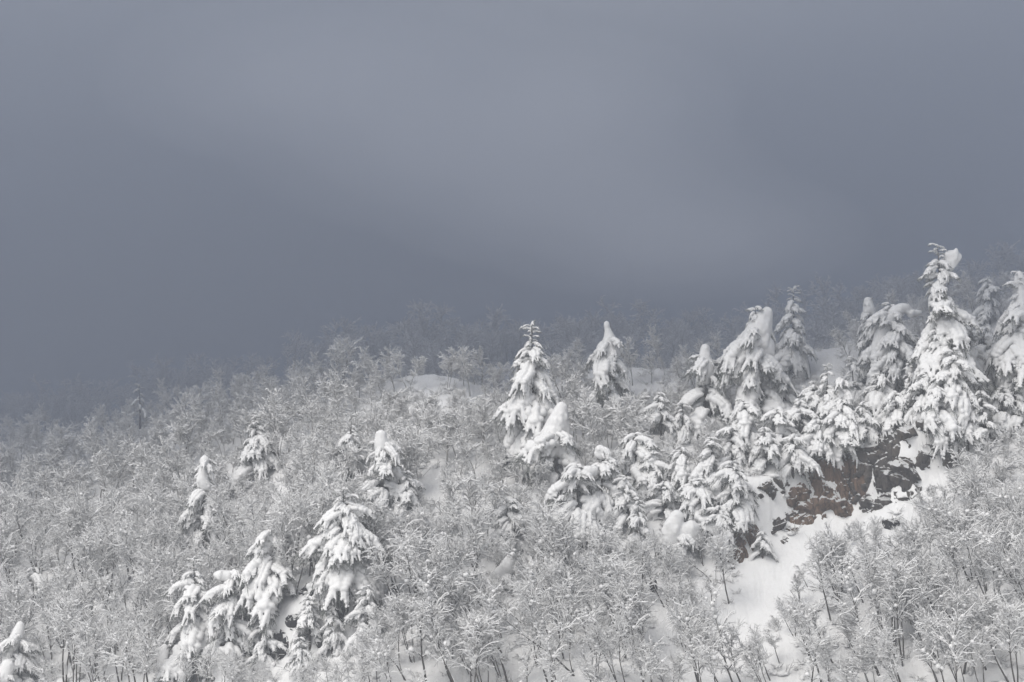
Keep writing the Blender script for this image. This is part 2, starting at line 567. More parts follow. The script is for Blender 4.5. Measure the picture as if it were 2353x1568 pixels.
# ------------------------------------------------------------------ snow-laden conifer boughs
def bough_proto(seed, kind):
    r = random.Random(seed)
    C, S = [], []
    br = [Vector((t, 0, 0.12 * math.sin(t * 2.4) - (0.62 if kind != 'frost' else 0.12) * t * t)) for t in [k / 10 for k in range(11)]]
    pos = lambda t: br[min(int(t * 10), 9)].lerp(br[min(int(t * 10), 9) + 1], t * 10 - min(int(t * 10), 9))
    fing = []
    if kind == 'paw':
        for k in range(9):                     # pillow along the branch
            t = 0.22 + 0.74 * k / 8
            w = 0.15 + 0.07 * math.sin(math.pi * k / 8) + r.uniform(-.02, .02)
            p = pos(t)
            for s in (-1, 0, 1):
                if r.random() < 0.18 and s: continue
                C.append((p.x, s * w * 0.9 + r.uniform(-.03, .03), p.z + 0.08 - abs(s) * 0.05))
                S.append((0.13, 0.12, w * (0.72 if s == 0 else 0.55)))
        nf = r.randint(24, 30)
    elif kind == 'frost':
        for k in range(7):
            t = 0.25 + 0.7 * k / 6
            p = pos(t)
            C.append((p.x, r.uniform(-.02, .02), p.z + 0.05)); S.append((0.10, 0.085, 0.075))
        nf = 9
    for k in range(nf):
        t0 = r.uniform(0.30, 1.0) if k > 2 else r.uniform(0.92, 1.0)
        side = 1 if k % 2 else -1
        p = pos(t0)
        d = Vector((r.uniform(.15, .7), side * r.uniform(.15, .75), r.uniform(-1.5, -.6)))
        if k <= 2: d = Vector((.7, (k - 1) * .5, -1.0))
        if kind == 'frost': d.z *= 0.35
        d.normalize()
        L = r.uniform(.22, .46) * (1.0 if kind == 'paw' else 0.75)
        r0 = r.uniform(.050, .080) * (1.0 if kind == 'paw' else 0.62)
        start = p + Vector((0, side * (0.10 if kind == 'paw' else 0.01), 0.03))
        n = 7
        for q in range(n):
            f = q / (n - 1)
            dd = d + Vector((0, 0, -0.55 * f))
            c = start + dd * (L * f)
            rad = r0 * (1.05 - 0.55 * f) * (1 + r.uniform(-.14, .14))
            C.append(tuple(c)); S.append((rad, rad, rad))
        fing.append((start, d, L, r0))
    snow = fuse('bough_snow', C, S, 0.026 if kind == 'paw' else 0.020, M_snow, 2)
    # wood and needles
    P0, P1, A, B = [], [], [], []
    for k in range(10):
        P0.append(br[k]); P1.append(br[k + 1]); A.append(.030 - .0024 * k); B.append(.030 - .0024 * (k + 1))
    for st, d, L, r0 in fing:
        P0.append(Vector((st.x, 0, st.z - .03))); P1.append(st + (d + Vector((0, 0, -.55))) * (L * 1.05)); A.append(.014); B.append(.006)
    for st, d, L, r0 in fing:                   # needle tufts stick out under and past each finger
        for q in range(8 if kind == 'paw' else 4):
            f = r.uniform(.05, 1.05)
            c = st + (d + Vector((0, 0, -.55 * f))) * (L * f) + Vector((0, 0, -r0 * .35))
            dd = (d * .7 + Vector((r.uniform(-.7, .7), r.uniform(-.8, .8), r.uniform(-1.0, .05)))).normalized()
            ln = r.uniform(.09, .17)
            P0.append(c); P1.append(c + dd * ln); A.append(.012); B.append(.002)
    for q in range(48 if kind == 'paw' else 10):
        t = r.uniform(.08, 1.0); c = pos(t)
        dd = Vector((r.uniform(-.2, .8), r.uniform(-1, 1), r.uniform(-.9, -.05))).normalized()
        ln = r.uniform(.12, .30) if kind == 'paw' else r.uniform(.06, .12)
        P0.append(c); P1.append(c + dd * ln); A.append(.014); B.append(.002)
    v, f = prisms(np.array([tuple(p) for p in P0]), np.array([tuple(p) for p in P1]), np.array(A), np.array(B), 3)
    return build_mesh('bough', v, f, M_needle), snow

PAWS = [bough_proto(40 + k, 'paw') for k in range(9)]
FROST = [bough_proto(80 + k, 'frost') for k in range(4)]

def trunk_mesh(H, r0, seed, lean):
    r = random.Random(seed)
    pts = []
    for k in range(9):
        f = k / 8
        pts.append((lean * H * f * f + r.uniform(-.03, .03) * H * .1, r.uniform(-.03, .03) * H * .1, -0.9 + (H * 0.985 + 0.9) * f))
    rad = [r0 * (1.25 - 1.18 * k / 8) for k in range(9)]
    n = 7
    V, Fc = [], []
    for k, p in enumerate(pts):
        for j in range(n):
            a = 2 * math.pi * j / n
            V.append((p[0] + rad[k] * math.cos(a), p[1] + rad[k] * math.sin(a), p[2]))
    for k in range(8):
        for j in range(n):
            q = (j + 1) % n
            Fc.append((k * n + j, k * n + q, (k + 1) * n + q, (k + 1) * n + j))
    return build_mesh('trunk', V, Fc, M_bark, True), pts

LAND = []        # px, py of things that other labels may refer to: (px, py, short name)
SIL = []
CROWNS = []      # conifer bases, so that bare trees keep clear of them
def conifer(px, top, base, width, label, short=None, n=30, cap=None, start=0.10, taper=0.8, lean=0.0, dense=1.0, tip=True, group='snow-laden conifers', sag=0.0, over=False, lap=0.08):
    bx, by, bz = [float(q[0]) for q in at(px, base)]
    sc_ = by / FPX * 1.015
    H = (base - top) * sc_
    Rr = width * 0.5 * sc_
    seed = int(px * 7 + top * 13)
    r = random.Random(seed)
    if lean == 0: lean = r.uniform(-.05, .04)
    n = int(n * 1.5)
    e = link('conifer', None)
    e.location = (bx, by, bz)
    tag(e, label, 'tree', group)
    tm, pts = trunk_mesh(H, 0.012 * H + 0.07, seed, lean)
    link('trunk', tm, e)
    axis_at = lambda z: lean * H * max(0, (z + 0.9) / (H * .985 + .9)) ** 2
    a = r.uniform(0, 6.28)
    ftop = 0.97
    if cap and not over:
        ftop = max(0.3, (base - max(c[1] for c in cap)) / (base - top) + lap)
        n = max(8, int(n * (ftop ** .7)))
    holes = [(r.uniform(.1, .85), r.uniform(0, 6.28)) for _ in range(3)]
    stretch = r.uniform(0, 6.28)
    for k in range(n):
        f = start + (ftop - start) * max(0.0, (k + r.uniform(-.5, .5)) / (n - 1)) ** 0.9
        f = min(max(f, start), ftop)
        z = f * H
        prof = (1 - f) ** taper
        a += 2.4 + r.uniform(-.6, .6)
        if f < .9 and any(abs(f - q[0]) < .09 and abs((a - q[1] + math.pi) % (2 * math.pi) - math.pi) < .8 for q in holes): continue
        size = r.choice((.62, .8, .95, 1.05, 1.25))
        L = max(1.12 * Rr * prof * size * (1 + .16 * math.cos(a - stretch)), 0.34 + 0.035 * H)
        L = min(L, 3.4)
        small = f > 0.86
        bm, sm = (r.choice(FROST) if (small and tip) else r.choice(PAWS))
        b = link('bough', bm, e)
        reach = max(0.0, 1.0 * Rr * prof - L) * r.uniform(.2, 1)      # big crowns carry paws further out on the limb
        b.location = (axis_at(z) + reach * math.cos(a), reach * math.sin(a), z + 0.18 * L)
        tilt = (-0.34 + 0.55 * (1 - f) + r.gauss(0, .22) + sag)
        b.rotation_euler = (r.uniform(-.3, .3), tilt, a)
        b.scale = (L, L * r.uniform(.8, 1.35), L * r.uniform(.85, 1.3))
        link('snow_load', sm, b)
    if tip and cap is None:
        for k in range(4):                          # frosted star of twigs at the very top
            bm, sm = r.choice(FROST)
            b = link('bough', bm, e)
            b.location = (axis_at(H), 0, H * (0.93 + .015 * k))
            b.rotation_euler = (0, r.uniform(-.5, .1), k * 1.7 + r.uniform(-.4, .4))
            s = r.uniform(.05, .07) * H + .15
            b.scale = (s, s, s)
            link('snow_load', sm, b)
        bm, sm = r.choice(FROST)
        b = link('bough', bm, e); b.location = (axis_at(H), 0, H * .93); b.rotation_euler = (0, -1.45, 0)
        s = .085 * H; b.scale = (s, s, s); link('snow_load', sm, b)
    if cap:
        C, S = [], []
        full = []
        for q0, q1 in zip(cap, cap[1:] + [None]):
            full.append((q0, True))
            if q1 and math.hypot(q1[0] - q0[0], q1[1] - q0[1]) < 55:
                full += [(tuple(u + (v - u) * w for u, v in zip(q0, q1)), False) for w in (.25, .5, .75)]
        for (cx, cyy, rx, rz), lump in full:
            dx = (cx - px) * sc_; dz = (base - cyy) * sc_
            RX, RZ = rx * sc_, rz * sc_
            C.append((dx, r.uniform(-.1, .1) * RX, dz)); S.append((RX, RX * .92, RZ))
            for q in range(6 if lump else 1):                      # lumps that break the outline
                t = r.uniform(0, 6.28); w = r.uniform(-.75, .45)
                k = math.sqrt(max(0, 1 - w * w)) * .86
                C.append((dx + RX * k * math.cos(t), RX * k * math.sin(t) * .92, dz + RZ * w * .9))
                s = RX * r.uniform(.20, .32)
                S.append((s, s, s * r.uniform(1.0, 1.9)))
        me = fuse('snow_cap', C, S, 0.085, M_snow, 9)
        link('snow_cap', me, e)
    CROWNS.append((bx, by, Rr)) ; SIL.append((px, top, base, width, by))
    if short: LAND.append((px, base - 0.35 * (base - top), short))
    return e

TREES = [
 # px, top, base, width, label, short, options
 (1224, 745, 1075, 185, 'tall broad snow-draped conifer with star-like frosted tip in the middle of the slope', 'tall star-tipped conifer', dict(n=52, taper=.85, start=.06)),
 (1262, 872, 960, 70, 'small snowy conifer tucked behind the tall star-tipped conifer', None, dict(n=16)),
 (1278, 925, 1112, 120, 'conifer under a huge smooth pointed snow hood beside the tall star-tipped conifer', 'huge snow hood', dict(n=20, start=.02, taper=.35, tip=False,
      cap=[(1290, 944, 15, 20), (1286, 962, 20, 28), (1279, 985, 27, 32), (1272, 1010, 34, 34), (1268, 1030, 36, 26), (1300, 985, 10, 26), (1298, 1022, 14, 22)])),
 (1402, 738, 945, 105, 'cloaked conifer with bird-like snow tip standing alone on the crest', 'cloaked crest conifer', dict(n=26, start=.03, taper=.5,
      lap=.22, cap=[(1395, 745, 7, 8), (1397, 760, 7, 14), (1402, 785, 16, 22), (1396, 812, 22, 28), (1388, 838, 24, 26), (1420, 800, 11, 20)])),
 (1624, 792, 985, 120, 'conifer with a lumpy round-headed snow pillar for a top', 'snow-pillar conifer', dict(n=28, start=.04, taper=.55,
      lap=.22, cap=[(1622, 803, 11, 13), (1621, 822, 14, 18), (1626, 848, 19, 22), (1618, 870, 18, 18)])),
 (1742, 705, 985, 185, 'broad conifer buried under smooth heaped snow mounds on the ridge', 'snow-heaped ridge conifer', dict(n=40, start=.03, taper=.75, tip=False, over=True,
      cap=[(1766, 722, 14, 18), (1752, 752, 27, 34), (1738, 785, 34, 40), (1715, 830, 30, 34), (1760, 800, 24, 30), (1706, 862, 26, 26)])),
 (1823, 660, 870, 95, 'pointed conifer rising just behind the snow-heaped ridge conifer', 'pointed ridge conifer', dict(n=34, start=.05, taper=.7)),
 (2000, 682, 880, 62, 'slim conifer with a knobbly snow-capped stem on the ridge', 'slim knobbly conifer', dict(n=30, start=.03, taper=.45,
      cap=[(1998, 690, 10, 8), (2000, 712, 15, 14)])),
 (2068, 697, 900, 130, 'conifer arched over by snow with dark bare twigs under the arch', 'arched conifer', dict(n=26, start=.25, taper=.45, lean=-.10, tip=False, over=True,
      cap=[(2078, 708, 20, 12), (2056, 720, 17, 15), (2040, 742, 15, 20), (2026, 772, 14, 24), (2014, 805, 12, 24), (2104, 720, 18, 9)])),
 (2168, 558, 905, 132, 'tallest conifer of the ridge with a mushroom of snow beside its tip', 'tallest mushroom-topped conifer', dict(n=62, start=.05, taper=.62, over=True,
      cap=[(2195, 584, 19, 11), (2199, 592, 17, 14), (2188, 608, 14, 18)])),
 (2275, 640, 745, 72, 'small round-crowned pine beside the tallest conifer', None, dict(n=18, start=.12, taper=.4, tip=False)),
 (2352, 622, 930, 130, 'snow-plastered conifer cut off by the right edge of the picture', 'edge conifer', dict(n=44, start=.04, taper=.6, over=True,
      cap=[(2350, 650, 14, 30), (2352, 690, 17, 22), (2345, 730, 20, 24)])),
 (2236, 742, 905, 105, 'bushy snow-clumped pine below the tallest conifer', None, dict(n=28, start=.08, taper=.6, tip=False)),
 (2320, 715, 880, 60, 'thin clumped pine next to the edge conifer', None, dict(n=18, start=.08, taper=.5, tip=False)),
 (2150, 760, 930, 95, 'dense pine directly in front of the tallest conifer trunk', None, dict(n=26, start=.08, taper=.55, tip=False)),
 (2090, 838, 940, 50, 'small pine with a blunt snow knob below the arched conifer', None, dict(n=16, start=.05, taper=.5, tip=False, cap=[(2091, 850, 11, 11)])),
 (2022, 862, 975, 92, 'round snow-clumped pine above the speckled crag', None, dict(n=26, start=.10, taper=.42, tip=False)),
 (1962, 820, 930, 60, 'small pine between the slim knobbly conifer and the white mound', None, dict(n=18, start=.08, taper=.6, tip=False)),
 (1900, 838, 975, 66, 'thin ragged pine on the open snow below the white ridge mound', None, dict(n=20, start=.08, taper=.7)),
 (1938, 918, 1050, 112, 'wide drooping pine hanging over the brown cliff face', 'pine over the brown cliff', dict(n=34, start=.08, taper=.55, tip=False)),
 (1822, 1000, 1095, 84, 'pine just above the dark overhang and its snow shelf', None, dict(n=24, start=.05, taper=.5, tip=False)),
 (1790, 940, 1050, 96, 'bushy pine with a smooth white snow lump on its side', None, dict(n=26, start=.06, taper=.5, tip=False, over=True, cap=[(1795, 985, 12, 20)])),
 (1712, 920, 1060, 110, 'spreading pine below the snow-heaped ridge conifer', None, dict(n=30, start=.08, taper=.5, tip=False)),
 (1838, 920, 1010, 80, 'low pine under the pointed ridge conifer', None, dict(n=18, start=.08, taper=.5, tip=False)),
 (1640, 1008, 1140, 92, 'upright pine at the top of the dense pine cluster left of the cliff', 'dense pine cluster', dict(n=26, start=.06, taper=.6, tip=False)),
 (1565, 1028, 1150, 90, 'pine on the left shoulder of the dense pine cluster', None, dict(n=26, start=.08, taper=.5, tip=False)),
 (1692, 1062, 1200, 92, 'broad dark-bellied pine at the right side of the dense pine cluster', None, dict(n=32, start=.08, taper=.45, tip=False)),
 (1600, 1105, 1230, 120, 'low wide pine at the foot of the dense pine cluster', None, dict(n=30, start=.06, taper=.45, tip=False)),
 (1656, 1165, 1250, 74, 'lowest pine of the dense cluster, just above the narrow brown rock', None, dict(n=22, start=.06, taper=.45, tip=False)),
 (1463, 998, 1120, 105, 'round-topped pine behind the pine with the white snow block', None, dict(n=28, start=.10, taper=.5, tip=False)),
 (1381, 1024, 1200, 105, 'pine carrying a square white snow block on its tip', 'snow-block pine', dict(n=30, start=.06, taper=.55, tip=False,
      cap=[(1380, 1036, 13, 12), (1386, 1048, 11, 12), (1373, 1046, 8, 9)])),
 (1328, 1072, 1245, 140, 'broad pine with a slanting snow drape left of the snow-block pine', None, dict(n=38, start=.06, taper=.5, tip=False, over=True,
      cap=[(1350, 1088, 20, 16), (1334, 1104, 18, 16), (1362, 1082, 14, 10)])),
 (1440, 1098, 1210, 84, 'pine with a leaning snow slab right of the snow-block pine', None, dict(n=24, start=.08, taper=.5, tip=False, over=True, cap=[(1432, 1112, 13, 12), (1424, 1122, 9, 14)])),
 (1464, 1150, 1262, 66, 'narrow drooping pine below the leaning snow slab', None, dict(n=22, start=.05, taper=.65, tip=False)),
 (1562, 1172, 1292, 86, 'squat conifer under a big smooth twin-lobed snow hood', 'twin-lobed snow hood', dict(n=12, start=.02, taper=.2, tip=False,
      cap=[(1556, 1192, 17, 19), (1546, 1218, 24, 26), (1540, 1240, 20, 22), (1588, 1222, 19, 26), (1578, 1240, 18, 18)])),
 (1172, 1162, 1275, 112, 'low crouched pine with clumped snow in the middle of the open slope', 'crouched pine', dict(n=24, start=.18, taper=.3, tip=False, over=True, cap=[(1152, 1182, 15, 13), (1140, 1204, 13, 14)])),
 (1166, 1272, 1352, 62, 'low conifer bent under a torn snow hood below the crouched pine', 'torn snow hood', dict(n=9, start=.05, taper=.3, tip=False,
      cap=[(1172, 1288, 13, 14), (1164, 1306, 17, 17), (1142, 1322, 13, 11), (1166, 1328, 13, 13)])),
 (877, 990, 1215, 130, 'conifer topped by a tall upright snow column like a bottle', 'bottle-shaped snow column', dict(n=34, start=.06, taper=.45, tip=False,
      cap=[(874, 1004, 14, 14), (874, 1022, 16, 18), (876, 1042, 17, 16)])),
 (930, 1085, 1205, 100, 'drooping pine leaning right of the bottle-shaped snow column', None, dict(n=26, start=.12, taper=.5, tip=False)),
 (803, 952, 1100, 78, 'slim cone-shaped conifer up-slope of the bottle-shaped snow column', None, dict(n=32, start=.05, taper=.75)),
 (795, 1128, 1365, 170, 'big conifer with heavy hanging snow paws above the black upright rock', 'big snow-pawed conifer', dict(n=50, start=.10, taper=.6)),
 (588, 955, 1105, 104, 'broad hazy conifer high in the bare wood', 'hazy conifer', dict(n=36, start=.08, taper=.75)),
 (463, 1050, 1310, 84, 'thin tall conifer with a smooth snow column for its upper half', 'thin white-column conifer', dict(n=34, start=.08, taper=.35, tip=False,
      lap=.22, cap=[(466, 1062, 11, 12), (465, 1082, 11, 18), (462, 1106, 16, 18), (470, 1122, 14, 12)])),
 (452, 1290, 1545, 140, 'larger spire of the paired conifers low on the slope', 'paired conifers', dict(n=46, start=.06, taper=.7)),
 (524, 1318, 1545, 110, 'rounder partner of the paired conifers low on the slope', None, dict(n=38, start=.06, taper=.4, tip=False, over=True, cap=[(505, 1328, 18, 12), (540, 1334, 13, 16)])),
 (622, 1218, 1400, 110, 'pine losing a cloud of powder snow above the low crag', 'powder-blown pine', dict(n=28, start=.12, taper=.45, tip=False, over=True, cap=[(612, 1250, 20, 22), (600, 1280, 18, 22), (604, 1315, 16, 24)])),
 (602, 1345, 1470, 60, 'thin ragged conifer beside the rounder paired conifer', None, dict(n=20, start=.08, taper=.5, tip=False)),
 (602, 1440, 1540, 66, 'low pine in front of the black rocks of the low crag', None, dict(n=18, start=.06, taper=.4, tip=False)),
 (712, 1375, 1490, 76, 'ragged conifer on top of the low crag', None, dict(n=24, start=.06, taper=.55, tip=False)),
 (764, 1405, 1500, 62, 'small conifer between the black upright rock and the narrow cleft', None, dict(n=18, start=.06, taper=.5, tip=False)),
 (846, 1350, 1480, 80, 'hanging pine at the right foot of the big snow-pawed conifer', None, dict(n=24, start=.06, taper=.5, tip=False)),
 (690, 1470, 1560, 60, 'lowest snow-clumped pine under the low crag', None, dict(n=16, start=.06, taper=.45, tip=False)),
 (75, 1308, 1400, 66, 'sapling with one wide snow clump over the bare wood', 'wide-clump sapling', dict(n=7, start=.55, taper=.3, tip=False)),
 (44, 1432, 1600, 92, 'snow-hooded conifer with dark lower boughs in the lower left corner', 'corner hooded conifer', dict(n=30, start=.05, taper=.4, tip=False,
      cap=[(42, 1445, 11, 13), (36, 1468, 16, 18), (26, 1490, 14, 14)])),
 (12, 1518, 1640, 70, 'small hooded conifer at the left edge under the corner hooded conifer', None, dict(n=16, start=.05, taper=.4, tip=False, cap=[(14, 1534, 16, 16), (8, 1556, 18, 20)])),
 (374, 1480, 1585, 40, 'stub of snow standing left of the paired conifers', None, dict(n=8, start=.05, taper=.3, tip=False, cap=[(376, 1496, 11, 14), (376, 1530, 9, 26), (360, 1500, 12, 10)])),
 (1752, 1226, 1282, 54, 'snow-fingered pine at the gully edge in front of the cliff', 'gully-edge pine', dict(n=16, start=.05, taper=.35, tip=False)),
 (1520, 905, 1010, 76, 'hazy pine left of the snow-pillar conifer', None, dict(n=20, start=.06, taper=.5, tip=False)),
 (1568, 925, 1015, 70, 'low pine leaning against the foot of the snow-pillar conifer', None, dict(n=18, start=.06, taper=.45, tip=False)),
 (1680, 985, 1080, 84, 'pine between the snow-pillar conifer and the dense pine cluster', None, dict(n=22, start=.06, taper=.45, tip=False)),
 (1868, 880, 975, 80, 'broad pine under the white ridge mound', None, dict(n=22, start=.06, taper=.45, tip=False)),
 (1935, 870, 960, 76, 'pine below the slim knobbly conifer', None, dict(n=20, start=.06, taper=.45, tip=False)),
 (1985, 925, 1015, 70, 'pine just left of the speckled crag', None, dict(n=18, start=.06, taper=.45, tip=False)),
 (2060, 905, 985, 84, 'broad low pine on top of the speckled crag', None, dict(n=20, start=.06, taper=.4, tip=False)),
 (2190, 800, 945, 100, 'bushy pine half hidden at the foot of the tallest conifer', None, dict(n=26, start=.06, taper=.45, tip=False)),
 (2290, 800, 925, 90, 'wide pine between the bushy snow-clumped pine and the edge conifer', None, dict(n=24, start=.06, taper=.45, tip=False)),
 (2335, 870, 985, 84, 'low pine under the edge conifer', None, dict(n=22, start=.06, taper=.45, tip=False)),
 (2225, 930, 1035, 80, 'pine at the right end of the topmost rock patch', None, dict(n=20, start=.06, taper=.45, tip=False)),
 (2040, 800, 905, 84, 'pine in the dark hollow under the arched conifer', None, dict(n=22, start=.06, taper=.45, tip=False)),
 (2105, 770, 885, 84, 'pine squeezed between the arched and the tallest conifer', None, dict(n=22, start=.06, taper=.5, tip=False)),
 (2262, 720, 850, 76, 'upright pine below the small round-crowned pine', None, dict(n=22, start=.06, taper=.55, tip=False)),
 (2305, 890, 1000, 90, 'broad low pine on the upper edge of the thick wood', None, dict(n=24, start=.06, taper=.45, tip=False)),
 (2150, 890, 990, 84, 'pine standing right above the topmost rock patch', None, dict(n=22, start=.06, taper=.45, tip=False)),
 (1800, 870, 960, 84, 'low pine at the foot of the pointed ridge conifer', None, dict(n=22, start=.06, taper=.45, tip=False)),
 (1760, 985, 1075, 80, 'pine above the small rock tip left of the cliff', None, dict(n=20, start=.06, taper=.45, tip=False)),
 (1880, 960, 1050, 84, 'pine between the two small rocks and the pine over the brown cliff', None, dict(n=20, start=.06, taper=.45, tip=False)),
 (1500, 1040, 1140, 90, 'pine filling the gap between the snow-block pine and the dense cluster', None, dict(n=22, start=.06, taper=.45, tip=False)),
 (1530, 1110, 1195, 84, 'low pine just above the twin-lobed snow hood', None, dict(n=20, start=.06, taper=.45, tip=False)),
 (2192, 925, 1035, 60, 'slim snow-clumped conifer at the far right end of the cliff', None, dict(n=22, start=.05, taper=.6, tip=False)),
 (2262, 900, 1030, 80, 'ragged pine in the hazy wood below the bushy snow-clumped pine', None, dict(n=22, start=.08, taper=.5, tip=False)),
 (2120, 860, 960, 70, 'pine between the arched conifer and the topmost rock patch', None, dict(n=20, start=.06, taper=.5, tip=False)),
 (170, 878, 985, 52, 'small hazy conifer on the far left crest', 'far-crest conifer', dict(n=22, start=.10, taper=.6)),
 (140, 895, 985, 44, 'smaller hazy conifer left of the far-crest conifer', None, dict(n=18, start=.10, taper=.6)),
 (322, 884, 985, 36, 'thin nearly bare conifer fading into fog on the far crest', None, dict(n=10, start=.25, taper=.6)),
]
for (px, top, base, width, label, short, opt) in TREES:
    if px in (170, 140, 322):
        bx, by, bz = 0, 0, 0
    conifer(px, top, base, width, label, short, **opt)

# ------------------------------------------------------------------ bare frosted trees
def grow(seed, H, stems, lean, spread, l2=1.0, l3=.9, n1=2):
    r = random.Random(seed)
    segs = []            # p0, p1, r0, r1, level
    nodes = []
    def rnd(s): return Vector((r.gauss(0, s), r.gauss(0, s), r.gauss(0, s)))
    def limb(p, d, L, n, r0, r1, lvl, up, wig):
        pts = [p.copy()]
        for k in range(n):
            d = (d + rnd(wig) + Vector((0, 0, up))).normalized()
            p = p + d * (L / n)
            pts.append(p.copy())
        for k in range(n):
            a = r0 + (r1 - r0) * k / n; b = r0 + (r1 - r0) * (k + 1) / n
            segs.append((pts[k], pts[k + 1], a, b, lvl))
        return pts
    az_ = r.uniform(0, 6.28)
    for s in range(stems):
        az_ += 6.28 / stems + r.uniform(-.5, .5)
        d = Vector((lean[0] + spread * math.cos(az_), lean[1] + spread * math.sin(az_), 1.0)).normalized()
        L0 = H * r.uniform(.72, .95) / max(d.z, .6)
        r0 = 0.0175 * H * r.uniform(.75, 1.15) / (stems ** 0.4)
        root = Vector((r.uniform(-.12, .12) * stems, r.uniform(-.12, .12) * stems, -0.5))
        pts = limb(root, d, L0, 9, r0, 0.022, 0, 0.035, 0.08)
        a = r.uniform(0, 6.28)
        for i in range(5 if stems > 1 else 4, 10):
            f = i / 9
            dd = (pts[i] - pts[i - 1]).normalized()
            for k in range(n1 if i < 9 else n1 + 1):
                if r.random() > 0.86: continue
                a += 2.4 + r.uniform(-.5, .5)
                out = Vector((math.cos(a), math.sin(a), r.uniform(.0, .35)))
                d1 = (dd * r.uniform(.7, 1.25) + out * .8).normalized()
                L1 = H * r.uniform(.20, .36) * (1.15 - 0.6 * f)
                p1 = limb(pts[i], d1, L1, 5, max(.020, r0 * .45 * (1.1 - f * .5)), 0.012, 1, -0.02, .11)
                for j in range(1, 6):
                    e = (p1[j] - p1[j - 1]).normalized()
                    for q in range(2):
                        if r.random() > l2 * (1.0 if q == 0 else .6): continue
                        d2 = (e * r.uniform(.6, 1.0) + rnd(.36) + Vector((0, 0, r.uniform(-.1, .2)))).normalized()
                        L2 = r.uniform(.6, 1.3) * H / 8
                        p2 = limb(p1[j], d2, L2, 3, .014, .008, 2, -0.05, .12)
                        for w in (1, 2, 3):
                            if r.random() > l3: continue
                            d3 = ((p2[w] - p2[w - 1]).normalized() * .8 + rnd(.45)).normalized()
                            limb(p2[w], d3, r.uniform(.3, .65) * H / 8, 2 if l3 > .5 else 1, .010, .006, 3, -0.06, .12)
                    nodes.append(p1[j])
    return segs, nodes, r

def bare_meshes(seed, H, stems, lean, spread, snow=1.0):
    segs, nodes, r = grow(seed, H, stems, lean, spread)
    P0 = np.array([tuple(s[0]) for s in segs]); P1 = np.array([tuple(s[1]) for s in segs])
    A = np.array([s[2] for s in segs]); B = np.array([s[3] for s in segs]); lv = np.array([s[4] for s in segs])
    th = np.array([0, 0, 0, 0])
    big = lv <= 1
    vt = prisms(P0[big], P1[big], A[big] * 1.1, B[big] * 1.1, 5)
    vc = prisms(P0[~big], P1[~big], A[~big] * 1.15, B[~big] * 1.15, 3)
    d = P1 - P0; d /= np.linalg.norm(d, axis=1, keepdims=True)
    up = np.array([0, 0, 1.0]) - d[:, 2:3] * d
    hz = np.linalg.norm(up, axis=1)
    up /= hz[:, None] + 1e-6
    rs = np.random.RandomState(seed)
    thick = np.array([0.085, 0.075, 0.056, 0.042])[lv] * snow * (0.25 + 0.75 * hz) * (0.85 + 0.3 * rs.rand(len(lv)))
    keep = (hz > 0.28) & (rs.rand(len(lv)) < np.array([.75, .98, 1.0, 1.0])[lv])
    off = up * (A * 0.7 + thick * 0.62)[:, None]
    vs = prisms((P0 + off)[keep], (P1 + off)[keep], thick[keep], thick[keep] * .85, 4)
    C, S = [], []
    for p in nodes:
        if r.random() < 0.5 * snow:
            s = r.uniform(.08, .19) * (1.6 if r.random() < .12 else 1)
            C.append((p.x + r.gauss(0, .05), p.y + r.gauss(0, .05), p.z + s * .6)); S.append((s * 1.35, s * 1.2, s * .85))
    if C:
        vs = join([vs, blobs(C, S)])
    return (build_mesh('trunk', *vt, M_bark), build_mesh('crown', *vc, M_twig), build_mesh('snow_load', *vs, M_rime))

LEAN_S = [1, 2, 3, 2, 1, 3, 2, 1, 2, 3]
UPR_S = [1, 2, 1, 3, 2, 1, 2, 3]
LEAN = [bare_meshes(500 + k, 8.0, LEAN_S[k], [(-.42, -.15), (-.5, -.2), (-.35, -.1), (-.62, -.2), (-.25, -.2), (-.45, -.1), (-.3, 0), (-.55, .1), (-.15, -.2), (-.7, -.1)][k], .05 if LEAN_S[k] == 1 else .2 + .05 * (k % 4)) for k in range(10)]
UPR = [bare_meshes(600 + k, 8.5, UPR_S[k], [(-.12, -.1), (.1, -.12), (-.2, 0), (-.05, -.1), (-.15, .05), (.08, -.1), (-.25, -.1), (0, 0)][k], .04 if UPR_S[k] == 1 else .2 + .06 * (k % 3), .95) for k in range(8)]

def tree_copy(protos, x, y, z, s, rot, label, group):
    e = link('bare_tree', None)
    e.location = (x, y, z); e.rotation_euler = (0, 0, rot); e.scale = (s, s, s * random.uniform(1.0, 1.32))
    for nm, me in zip(('trunk', 'crown', 'snow_load'), protos):
        c = link(nm, me, e)
        if nm != 'trunk': c['kind'] = 'stuff'
    tag(e, label, 'tree', group)

def seg_dist(px, py, line):
    best = 1e9
    for (a, b), (c, d) in zip(line[:-1], line[1:]):
        vx, vy = c - a, d - b
        t = max(0, min(1, ((px - a) * vx + (py - b) * vy) / (vx * vx + vy * vy + 1e-9)))
        best = min(best, math.hypot(px - a - t * vx, py - b - t * vy))
    return best
GL = [(1540, 1590), (1640, 1515), (1720, 1420), (1780, 1330), (1870, 1230), (1960, 1180), (2020, 1190)]
GPOLY = [(1990, 1140), (1880, 1185), (1820, 1240), (1738, 1310), (1678, 1390), (1620, 1480), (1545, 1530), (1520, 1600), (1640, 1570), (1712, 1495),
         (1760, 1420), (1785, 1350), (1845, 1270), (1870, 1225), (1925, 1200), (1985, 1185), (2030, 1160)]
def in_poly(px, py, P=GPOLY):
    ins = False
    for (a, b), (c, d) in zip(P, P[1:] + P[:1]):
        if (b > py) != (d > py) and px < (c - a) * (py - b) / (d - b) + a: ins = not ins
    return ins
